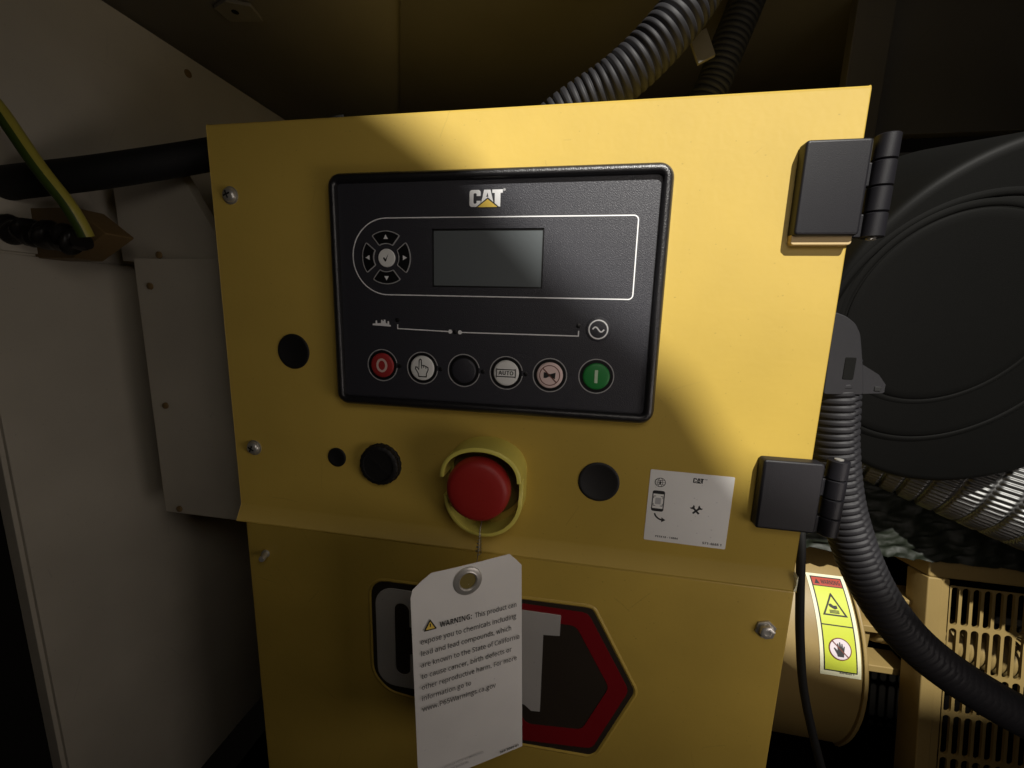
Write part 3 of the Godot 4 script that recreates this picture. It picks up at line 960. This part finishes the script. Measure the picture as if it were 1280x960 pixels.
# =============================================================== hanging tag
func tag() -> void:
	var c := thing("warning_tag", "white card warning tag with metal eyelet, wired below the emergency stop", "tag", v(5.0, -261.4, 51.6))
	c.basis = Basis(Vector3(0.855, 0.017, -0.518), Vector3(-0.039, 0.999, -0.033), Vector3(0.517, 0.049, 0.855)).orthonormalized()
	var card := PackedVector2Array([Vector2(-39.4, -80.4), Vector2(39.6, -80.4), Vector2(39.6, 71.0), Vector2(30.0, 81.2), Vector2(-26.8, 79.8), Vector2(-39.4, 69.0)])
	# the card is slightly bowed
	var st := begin()
	var bow := func(x: float, y: float) -> float: return 1.6 * cos(x / 39.6 * 1.4) * (0.6 + 0.4 * sin(y / 60.0)) - 1.0
	for side in [1, -1]:
		st.set_smooth_group(1 if side == 1 else 2)
		for row in 30:
			var ya: float = lerpf(-80.4, 81.0, row / 30.0)
			var yb: float = lerpf(-80.4, 81.0, (row + 1) / 30.0)
			for k in 16:
				var q := []
				for e in [[k, ya], [k + 1, ya], [k + 1, yb], [k, yb]]:
					var y: float = e[1]
					var l := -39.4 + maxf(0.0, (y - 69.0)) * 12.6 / 10.8
					var r := 39.6 - maxf(0.0, (y - 71.0)) * 9.6 / 10.2
					var x := lerpf(l, r, e[0] / 16.0)
					y = minf(y, 79.8 + 1.4 * (x + 27.0) / 57.0)
					q.append(Vector3(x, y, bow.call(x, y) + 0.15 * side))
				if side == 1:
					quad(st, q[0], q[1], q[2], q[3])
				else:
					quad(st, q[1], q[0], q[3], q[2])
	put("card", done(st), M.paper, c)
	card.clear()
	var eye := put("eyelet", lathe([Vector2(10.2, 0.0), Vector2(10.0, 0.9), Vector2(9.0, 1.5), Vector2(7.6, 1.3), Vector2(6.6, 1.7), Vector2(5.8, 1.2), Vector2(5.5, -0.6)], 44), M.eyelet_metal, c, v(-1.0, 68.8, 0.55))
	put("eyelet_hole", disc(5.6, 0.0, 0.42, 0.0, 32), M.shaded_yellow, eye)
	var z := 0.85
	var say := ["This product can", "expose you to chemicals including", "lead and lead compounds, which", "are known to the State of California", "to cause cancer, birth defects or", "other reproductive harm. For more", "information go to", "www.P65Warnings.ca.gov"]
	var ys := [39.6, 30.6, 22.1, 13.5, 5.0, -3.2, -11.6, -19.9]
	var x0 := [3.6, -34.0, -34.2, -34.4, -34.5, -34.6, -34.7, -34.8]
	var wd := [31.2, 68.6, 64.8, 71.4, 65.4, 69.4, 34.4, 53.0]
	letters(c, "WARNING:", -21.0, 39.6, z, 3.9, M.ink, 22.4, true)
	for k in 8:
		letters(c, say[k], x0[k], ys[k], z, 3.7, M.ink, wd[k])
	letters(c, "FOR CALIFORNIA PROP 65 WARNINGS", -30, -71.0, z - 0.2, 1.6, M.print_grey, 38.0)
	letters(c, "SEE OPERATOR MANUAL", -30, -74.4, z - 0.2, 1.6, M.print_grey, 27.0)
	letters(c, "569-9066-01", 21.0, -77.6, z - 0.6, 1.8, M.ink, 15.0, true)
	var w := put("warning_triangle", plate(soften(PackedVector2Array([Vector2(-32.0, 39.4), Vector2(-23.0, 39.4), Vector2(-27.4, 47.4)]), 0.8, 2), z - 0.2, z), M.print_black, c)
	put("triangle_field", plate(soften(PackedVector2Array([Vector2(-30.6, 40.2), Vector2(-24.4, 40.2), Vector2(-27.4, 45.8)]), 0.4, 2), z, z + 0.04), M.print_yellow, w)
	put("exclamation_mark", plate(PackedVector2Array([Vector2(-27.7, 41.8), Vector2(-27.1, 41.8), Vector2(-26.9, 44.2), Vector2(-27.9, 44.2)]), z + 0.04, z + 0.07), M.print_black, w)
	# twisted wire from the guard down through the eyelet
	var t := Transform3D(c.basis, c.position / MM).affine_inverse()
	var a := t * Vector3(2.6, -163.0, 12.0)
	var b := t * Vector3(2.8, -172.0, 21.5)
	var m := t * Vector3(3.2, -184.0, 27.0)
	var e := Vector3(-0.5, 66.0, 0.8)
	put("wire", tube([a, b, m, m.lerp(e, 0.6) + Vector3(1.5, 0, 1.5), e, e + Vector3(-0.6, -1.0, -3)], 1.2, 8, even(0.42)), M.brass_nickel, c)
	var coil := []
	for k in 60:
		var s := k / 59.0
		coil.append(b.lerp(m, 0.2 + s * 1.0) + Vector3(cos(s * 34.0) * (1.0 + s * 1.3), 0.2, sin(s * 34.0) * (1.0 + s * 1.3)))
	put("wire_twist", tube(coil, 1.0, 6, even(0.36)), M.brass_nickel, c)


# =============================================================== generator at the lower right
func generator() -> void:
	var c := thing("generator_end_housing", "yellow generator end housing with slotted grille, right of the cabinet", "generator", v(330, -560, -200))
	var o := -c.position
	# barrel: arc in (z, y)
	var prof := PackedVector2Array()
	for k in 25:
		var a := deg_to_rad(lerpf(78.0, -35.0, k / 24.0))
		prof.append(Vector2(-326.8 + 150.5 * cos(a), -451.0 + 150.5 * sin(a)))
	prof.append(Vector2(-363, -561))
	prof.append(Vector2(-363, -298))
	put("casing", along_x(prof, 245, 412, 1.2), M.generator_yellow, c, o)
	var lip := PackedVector2Array()
	for k in 25:
		var a := deg_to_rad(lerpf(70.0, -35.0, k / 24.0))
		lip.append(Vector2(-326.8 + 153.6 * cos(a), -451.0 + 153.6 * sin(a)))
	for k in 25:
		var a := deg_to_rad(lerpf(-35.0, 70.0, k / 24.0))
		lip.append(Vector2(-326.8 + 135.0 * cos(a), -451.0 + 135.0 * sin(a)))
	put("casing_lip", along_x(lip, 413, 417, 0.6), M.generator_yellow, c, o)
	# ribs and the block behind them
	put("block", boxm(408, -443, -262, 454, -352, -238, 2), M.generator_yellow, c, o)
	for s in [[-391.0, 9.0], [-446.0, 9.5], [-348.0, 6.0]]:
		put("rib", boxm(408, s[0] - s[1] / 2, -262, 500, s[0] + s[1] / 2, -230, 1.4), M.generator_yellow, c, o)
	put("inner_wall", boxm(406, -650, -344, 509, -298, -331, 1), M.unlit_black, c, o)  # black stands in for the unlit gap beside the grille
	# grille, leaning back nine degrees
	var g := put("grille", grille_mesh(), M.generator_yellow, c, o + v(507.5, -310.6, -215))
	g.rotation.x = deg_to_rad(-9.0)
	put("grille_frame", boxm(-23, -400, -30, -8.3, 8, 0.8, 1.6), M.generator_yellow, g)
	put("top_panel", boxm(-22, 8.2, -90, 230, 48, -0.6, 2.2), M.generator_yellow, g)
	put("frame_edge", boxm(-8.1, -400, -10, -0.2, 7.8, -0.8, 0.6), M.generator_yellow, g)
	put("dark_inside", boxm(-8, -410, -112, 250, 5, -100, 1), M.unlit_black, g)  # black sheet in place of the shade behind the slots
	# yellow corrugated lead behind the slots
	put("ribbed_lead", tube([Vector3(470, -405, -269), Vector3(546, -412, -265), Vector3(609, -422, -260), Vector3(700, -436, -257)], 1.2, 36, corrugated(25, 10.8, 3.4)), M.generator_yellow, c, o)


func grille_mesh() -> ArrayMesh:
	var st := begin()
	var px := 10.9
	var heights := [[-0.6, -45.0], [-48.5, -98.5], [-102.0, -147.5], [-151.0, -197.5], [-201.0, -247.5], [-251.5, -298.5]]
	var bottom := -301.0
	for row in heights.size():
		var top: float = heights[row][0] + 1.8
		var low: float = heights[row + 1][0] + 1.8 if row < heights.size() - 1 else bottom
		for col in 19:
			var x := px * col
			var slot := PackedVector2Array()
			var edge := PackedVector2Array()
			var r := 3.85
			var cx := x + px * 0.5
			var y1: float = heights[row][0]
			var y0: float = heights[row][1]
			slot.append_array(arc_pts(cx, y1 - r, r, 0, 180, 10))
			slot.append_array(arc_pts(cx, y0 + r, r, 180, 360, 10))
			for p in slot:
				var d := Vector2(p.x - cx, 0)
				if p.y > y1 - r + 0.01:
					var k := p.y - (y1 - r)
					var a := atan2(k, d.x)
					edge.append(Vector2(cx + px * 0.5 * clampf(1.45 * cos(a), -1, 1), top if sin(a) > 0.5 else lerpf(y1 - r, top, sin(a) / 0.5)))
				elif p.y < y0 + r - 0.01:
					var a := atan2(p.y - (y0 + r), d.x)
					edge.append(Vector2(cx + px * 0.5 * clampf(1.45 * cos(a), -1, 1), low if sin(a) < -0.5 else lerpf(y0 + r, low, sin(a) / -0.5)))
				else:
					edge.append(Vector2(cx + px * 0.5 * signf(d.x), p.y))
			var n := slot.size()
			for i in n:
				var j := (i + 1) % n
				st.set_smooth_group(-1)
				quad(st, Vector3(edge[i].x, edge[i].y, 0), Vector3(edge[j].x, edge[j].y, 0), Vector3(slot[j].x, slot[j].y, 0), Vector3(slot[i].x, slot[i].y, 0))
				st.set_smooth_group(1)
				quad(st, Vector3(slot[i].x, slot[i].y, 0), Vector3(slot[j].x, slot[j].y, 0), Vector3(slot[j].x, slot[j].y, -2.8), Vector3(slot[i].x, slot[i].y, -2.8))
	return done(st)


func heat_label() -> void:
	# a sticker that follows the barrel: its own frame at the barrel's surface, leaning back 33 degrees
	var c := thing("hot_surface_label", "yellow and black warning sticker with hot surface triangle and crossed-out hand", "sticker", v(389.5, -369.0, -200.2))
	c.scale = Vector3.ONE * 1.254
	var R := 120.0
	var st := begin()
	st.set_smooth_group(1)
	# local y runs along the arc; the surface bends away by its sagitta
	c.rotation.x = deg_to_rad(-33.0)
	var bend := func(y: float) -> float: return R * cos(y / R) - R
	var strip := func(x0: float, x1: float, y0: float, y1: float, lift: float) -> ArrayMesh:
		var t := begin()
		t.set_smooth_group(1)
		var n := 14
		for k in n:
			var ya := lerpf(y0, y1, float(k) / n)
			var yb := lerpf(y0, y1, float(k + 1) / n)
			var ra := R + lift
			quad(t, Vector3(x0, ra * sin(ya / R), ra * cos(ya / R) - R), Vector3(x1, ra * sin(ya / R), ra * cos(ya / R) - R), Vector3(x1, ra * sin(yb / R), ra * cos(yb / R) - R), Vector3(x0, ra * sin(yb / R), ra * cos(yb / R) - R))
		return done(t)
	var w := 17.2
	var h := 44.5
	put("sheet", strip.call(-w, w, -h, h, 0.25), M.label_cream, c)
	put("black_field", strip.call(-w + 3.0, w - 3.0, -h + 4.0, h - 2.6, 0.32), M.print_black, c)
	put("yellow_field", strip.call(-w + 4.1, w - 4.1, -h + 5.1, -1.6, 0.40), M.label_lime, c)
	put("yellow_field", strip.call(-w + 4.1, w - 4.1, -0.5, h - 12.0, 0.40), M.label_lime, c)
	put("red_field", strip.call(-w + 4.1, w - 4.1, h - 11.2, h - 3.7, 0.40), M.label_red, c)
	# signs, on flat small frames turned with the arc
	var at := func(y: float, called: String) -> Node3D:
		var f := Node3D.new()
		f.name = called
		var a := y / R
		f.position = v(0, (R + 0.45) * sin(a), (R + 0.45) * cos(a) - R)
		f.rotation.x = -a
		return f
	st.clear()
	var a1 := R * sin((h - 7.4) / R)
	var word := put("warning_word", plate(PackedVector2Array([Vector2(-11.4, -2.2), Vector2(-6.6, -2.2), Vector2(-9.0, 2.4)]), 0.0, 0.1), M.print_black, c, v(0, a1, bend.call(h - 7.4) + 0.45))
	word.rotation.x = -(h - 7.4) / R
	letters(word, "WARNING", -5.4, -1.9, 0.05, 4.0, M.print_black, 17.0, true)
	var hot := put("hot_surface_symbol", stroke(PackedVector2Array([Vector2(-9.6, -7.6), Vector2(9.6, -7.6), Vector2(0, 10.6)]), 1.2, 0.0, 0.12, true), M.print_black, c, v(0, R * sin(15.4 / R), bend.call(15.4) + 0.8))
	hot.rotation.x = -15.4 / R
	put("hand", plate(PackedVector2Array([Vector2(-3.9, 1.7), Vector2(-2.0, 2.2), Vector2(0, 0.6), Vector2(2.8, 0.9), Vector2(3.2, -1.6), Vector2(1.0, -2.6), Vector2(-1.6, -1.4), Vector2(-3.6, -0.2)]), 0.0, 0.12), M.print_black, hot)
	for k in 3:
		put("heat_line", stroke(PackedVector2Array([Vector2(-4.2, -3.6 - k * 1.05), Vector2(4.0, -3.6 - k * 1.05)]), 0.6, 0.0, 0.12), M.print_black, hot)
	var no := put("no_touch_symbol", disc(9.6, 0.0, 0.08, 0.0, 40), M.print_brown, c, v(0, R * sin(-20.6 / R), bend.call(-20.6) + 0.9))
	no.rotation.x = 20.6 / R
	put("white_field", disc(8.7, 0.08, 0.12, 0.0, 40), M.label_pinkish, no)
	put("hand", plate(PackedVector2Array([Vector2(-2.6, -6.6), Vector2(2.6, -6.6), Vector2(3.2, -2.0), Vector2(4.0, 2.4), Vector2(3.2, 2.9), Vector2(2.4, 0.8), Vector2(2.2, 4.6), Vector2(1.3, 5.0), Vector2(0.9, 1.6), Vector2(0.3, 5.8), Vector2(-0.7, 5.8), Vector2(-0.8, 1.8), Vector2(-1.6, 4.8), Vector2(-2.5, 4.4), Vector2(-2.4, -1.2), Vector2(-4.8, 1.0), Vector2(-5.6, 0.2), Vector2(-3.2, -4.4)]), 0.12, 0.18), M.ink, no)
	put("slash", stroke(PackedVector2Array([Vector2(-6.4, 6.4), Vector2(6.4, -6.4)]), 1.1, 0.12, 0.22), M.print_brown, no)
	var num := put("part_number", plate(rect(0, 0, 0.2, 0.2), 0.0, 0.05), M.print_black, c, v(0, R * sin(-41.0 / R), bend.call(-41.0) + 0.6))
	num.rotation.x = 41.0 / R
	letters(num, "533-0332 1", -1.0, -0.8, 0.0, 1.6, M.print_black, 12.0, true)
	var drop: Node3D = at.call(0.0, "x")
	drop.free()


# =============================================================== round black cover
func round_cover() -> void:
	var c := thing("round_cover", "large round black ribbed plastic cover beside the door hinges", "cover", v(380, -17, -67))
	c.basis = Basis.looking_at(-Vector3(sin(deg_to_rad(5.0)) * cos(deg_to_rad(-15.0)), sin(deg_to_rad(-15.0)), cos(deg_to_rad(5.0)) * cos(deg_to_rad(-15.0))), Vector3.UP)
	c.scale = Vector3.ONE * 0.9
	var p := [Vector2(146, -120), Vector2(150, -22), Vector2(151, -7), Vector2(150.2, -3.0), Vector2(147.5, -0.8), Vector2(143, -0.1), Vector2(80, 0.3), Vector2(0, 0.3)]
	put("cover_shell", lathe(p, 160), M.cover_black, c)
	# pressed rings, set off centre: a ridge round each raised disc
	for r in [[-42.0, 2.0, 100.0, 0.3], [-53.0, 17.8, 77.0, 1.8]]:
		var ro: float = r[2]
		put("ring_ridge", lathe([Vector2(ro + 7.5, r[3]), Vector2(ro + 5.5, r[3] + 0.7), Vector2(ro + 3.6, r[3] + 1.0), Vector2(ro + 2.4, r[3] + 0.6), Vector2(ro + 1.6, r[3])], 140), M.cover_black, c, v(r[0], r[1], 0))
		put("raised_disc", lathe([Vector2(ro + 1.2, r[3] - 0.3), Vector2(ro + 0.6, r[3] + 0.9), Vector2(ro - 1.0, r[3] + 1.5), Vector2(ro - 6.0, r[3] + 1.8), Vector2(0, r[3] + 2.0)], 140), M.cover_black, c, v(r[0], r[1], 0))
	put("rim_clip", boxm(-6, -155, -22, 6, -148, -8, 1.5), M.cover_black, c).rotation.z = deg_to_rad(-26)


# =============================================================== silver flexible duct
func silver_duct() -> void:
	var r := func(s: float, a: float, _t: float) -> float:
		var pitch := 17.0
		var u := fposmod(s, pitch) / pitch
		var k := smoothstep(0.0, 0.12, u) * (1.0 - smoothstep(0.86, 0.98, u))
		var turn := a * 62.0 / TAU + 0.5 * fposmod(floorf(s / pitch), 2.0) + u * 0.3
		var w := absf(sin(turn * PI))
		return 49.0 + k * (2.2 + 2.6 * w * w)
	var o := put("flexible_duct", tube([Vector3(290, -112, -335), Vector3(420, -145, -245), Vector3(508, -174, -185), Vector3(640, -216, -125)], 1.4, 372, r), M.silver)
	tag_as(o, "silver corrugated flexible metal duct below the round black cover", "duct")


func green_wrap() -> void:
	var st := begin()
	var n := FastNoiseLite.new()
	n.seed = 21
	n.frequency = 0.018
	n.fractal_octaves = 3
	n.noise_type = FastNoiseLite.TYPE_SIMPLEX
	st.set_smooth_group(1)
	var f := func(i: int, j: int) -> Vector3:
		var x := 330.0 + 300.0 * i / 60.0
		var y := -150.0 - 130.0 * j / 40.0
		var ridge := 1.0 - absf(n.get_noise_2d(x * 0.7 + y * 0.5, y * 2.4 - x * 0.5))
		return Vector3(x, y, -258.0 + 11.0 * ridge + 0.30 * (-y - 150.0))
	for i in 60:
		for j in 40:
			quad(st, f.call(i, j + 1), f.call(i + 1, j + 1), f.call(i + 1, j), f.call(i, j))
	var o := put("plastic_wrap", done(st), M.green_film)
	tag_as(o, "crumpled dark green plastic film behind the main conduit", "plastic film")


# =============================================================== conduits
func conduits() -> void:
	var main := thing("main_conduit", "thick black corrugated conduit curving down in front of the generator grille", "conduit", v(270, -64, -50))
	var o := -main.position
	put("hose", tube([Vector3(261, -40, -52), Vector3(263.5, -66, -50), Vector3(269, -108, -50), Vector3(282, -160, -49), Vector3(308, -216, -48), Vector3(340, -258, -46), Vector3(384, -291, -45), Vector3(446, -321, -44), Vector3(540, -352, -42)], 0.66, 48, corrugated(15.4, 5.4, 1.5, true, 0.5)), M.hose_black, main, o)
	# fitting: a tapering boot with a rounded top and a side wing
	var boot := PackedVector2Array([Vector2(247, -64), Vector2(273.2, -62.8), Vector2(270.5, -46), Vector2(266.4, -27), Vector2(264.5, -19), Vector2(260.5, -12), Vector2(254.0, -7.0), Vector2(246, -4)])
	put("fitting", plate(soften(boot, 2.2, 3), -66, -35, 0.7), M.hose_black, main, o)
	put("fitting_wing", plate(PackedVector2Array([Vector2(268, -63.2), Vector2(287.6, -61.4), Vector2(288.4, -60.4), Vector2(288.4, -55), Vector2(283, -48), Vector2(268, -39)]), -62, -39, 0.0), M.hose_black, main, o)
	put("fitting_pad", plate(rect(257.5, -52, 264.5, -36, 0.8, 2), -35.2, -34.6, 0.2), M.cover_black, main, o)
	put("fitting_tab", boxm(281.5, -60.2, -40, 286.0, -56.6, -38.4, 0.6), M.rubber_black, main, o)
	var up := put("upper_conduit", tube([Vector3(-40, 60, -75), Vector3(-4, 106, -66), Vector3(44, 139, -56), Vector3(88, 163, -50), Vector3(122, 194, -48), Vector3(144, 228, -48), Vector3(154, 262, -50), Vector3(156, 272, -52)], 0.8, 48, corrugated(17.6, 5.5, 2.3)), M.hose_black)
	tag_as(up, "thick black corrugated conduit rising behind the top edge of the door", "conduit", "conduits above the cabinet")
	var back := put("rear_conduit", tube([Vector3(152, 120, -146), Vector3(167, 180, -140), Vector3(174, 198, -139), Vector3(182, 224, -138), Vector3(193, 257, -138), Vector3(197, 272, -138)], 0.6, 40, corrugated(15.0, 4.6, 1.1)), M.rubber_black)  # darker material carries the shade of the upper conduit
	tag_as(back, "thinner corrugated conduit behind the upper one, coloured darker for its shade", "conduit", "conduits above the cabinet")
	var br := put("conduit_bracket", boxm(-7, -11, -1.6, 7, 11, 1.6, 0.5), M.tan_sheet, self, v(153, 207, -100))
	br.rotation.z = deg_to_rad(24)
	tag_as(br, "small cream sheet-metal bracket between the two upper conduits", "bracket")
	var thin := put("thin_cable", tube([Vector3(243, -150, -36), Vector3(245.5, -181, -30), Vector3(250.3, -222, -30), Vector3(256.0, -264, -30), Vector3(266, -314, -30), Vector3(288, -381, -30), Vector3(312, -440, -30)], 2.0, 14, even(3.2)), M.rubber_black)
	tag_as(thin, "thin black cable hanging along the right edge of the lower panel", "cable")


# =============================================================== left side
func left_things() -> void:
	var cable := put("black_cable", tube([Vector3(-470, 70, 40), Vector3(-425, 76, 22), Vector3(-395, 82, 18), Vector3(-323, 94.5, 0), Vector3(-254, 117, -34), Vector3(-205, 134, -56), Vector3(-150, 150, -80)], 2.0, 32, even(12.6)), M.rubber_black)
	tag_as(cable, "thick smooth black cable running behind the left edge of the door", "cable")
	var g := put("ground_wire", tube([Vector3(-372, 180, 58), Vector3(-346, 133, 53), Vector3(-336, 116, 50), Vector3(-319, 84, 46), Vector3(-307, 60, 40), Vector3(-303.5, 46, 36), Vector3(-303, 36, 33)], 1.5, 28, even(4.9), func(_s: float, a: float) -> Color: return Color(0.05, 0.085, 0.012) if a > 4.2 and a < 6.0 else Color(0.42, 0.37, 0.06)), M.wire_two_tone)
	tag_as(g, "green and yellow ground wire hanging in front of the thick black cable", "wire")
	# the ochre bracket the cables rest on
	var b := put("cable_bracket", plate(soften(PackedVector2Array([Vector2(-400, 66), Vector2(-352, 66), Vector2(-322, 45), Vector2(-360, 25), Vector2(-400, 25)]), 2.0), -16, 6, 0.8), M.bracket_ochre)
	tag_as(b, "ochre metal bracket under the thick black cable at the left wall", "bracket")
	var lump := func(t: float, a: float, _u: float) -> float: return 8.5 + 2.2 * sin(t * 0.31) + 1.4 * sin(t * 0.83 + a * 2.0) + 0.9 * sin(a * 3.0 + t * 0.2)
	var cl := put("taped_cable_end", tube([Vector3(-440, 52, 22), Vector3(-405, 46, 20), Vector3(-372, 43, 22), Vector3(-345, 38, 23), Vector3(-322, 36, 22)], 1.5, 28, lump), M.tape_black)
	tag_as(cl, "lumpy black taped cable end on the ochre bracket beside the ground wire", "cable")
	# small screws in the cream sheets
	var dots := [[-328.5, 4.8, "small dark screw in the cream sheet, second from the top of the row"], [-314.5, 32.8, "small dark screw in the cream sheet, topmost beside the door"], [-327.6, -109.0, "small dark screw in the cream sheet halfway down beside the door"], [-326.0, -217.0, "small dark screw at the bottom corner of the cream sheet beside the door"]]
	for d in dots:
		var s := put("wall_screw", lathe([Vector2(3.2, 0), Vector2(3.0, 1.4), Vector2(2.0, 2.0), Vector2(0, 2.1)], 20), M.bracket_ochre, self, v(d[0], d[1], -30))
		tag_as(s, d[2], "screw", "screws in the cream sheets")
	var hs := put("wall_screw", lathe([Vector2(4.2, 0), Vector2(4.0, 1.4), Vector2(2.0, 2.0), Vector2(0, 2.1)], 20), M.bracket_ochre, self, v(-396.5, 252, -156))
	hs.rotation.y = PI / 2
	tag_as(hs, "dark screw in the side wall just under the roof joint", "screw", "screws in the cream sheets")
	# little perforated bracket under the roof
	var rb := put("roof_bracket", plate(soften(PackedVector2Array([Vector2(-19, -12), Vector2(15, -16), Vector2(19, 4), Vector2(0, 13), Vector2(-19, 7)]), 1.5), -1.5, 1.5, 0.4), M.tan_sheet, self, v(-276, 270.2, -100))
	rb.rotation.x = PI / 2
	tag_as(rb, "small pale sheet-metal bracket under the roof above the cable", "bracket")
	var hole := put("bracket_hole", disc(3.2, 1.4, 1.7, 0.0, 20), M.unlit_black, rb)
	hole.position = v(-2, 0, 0)
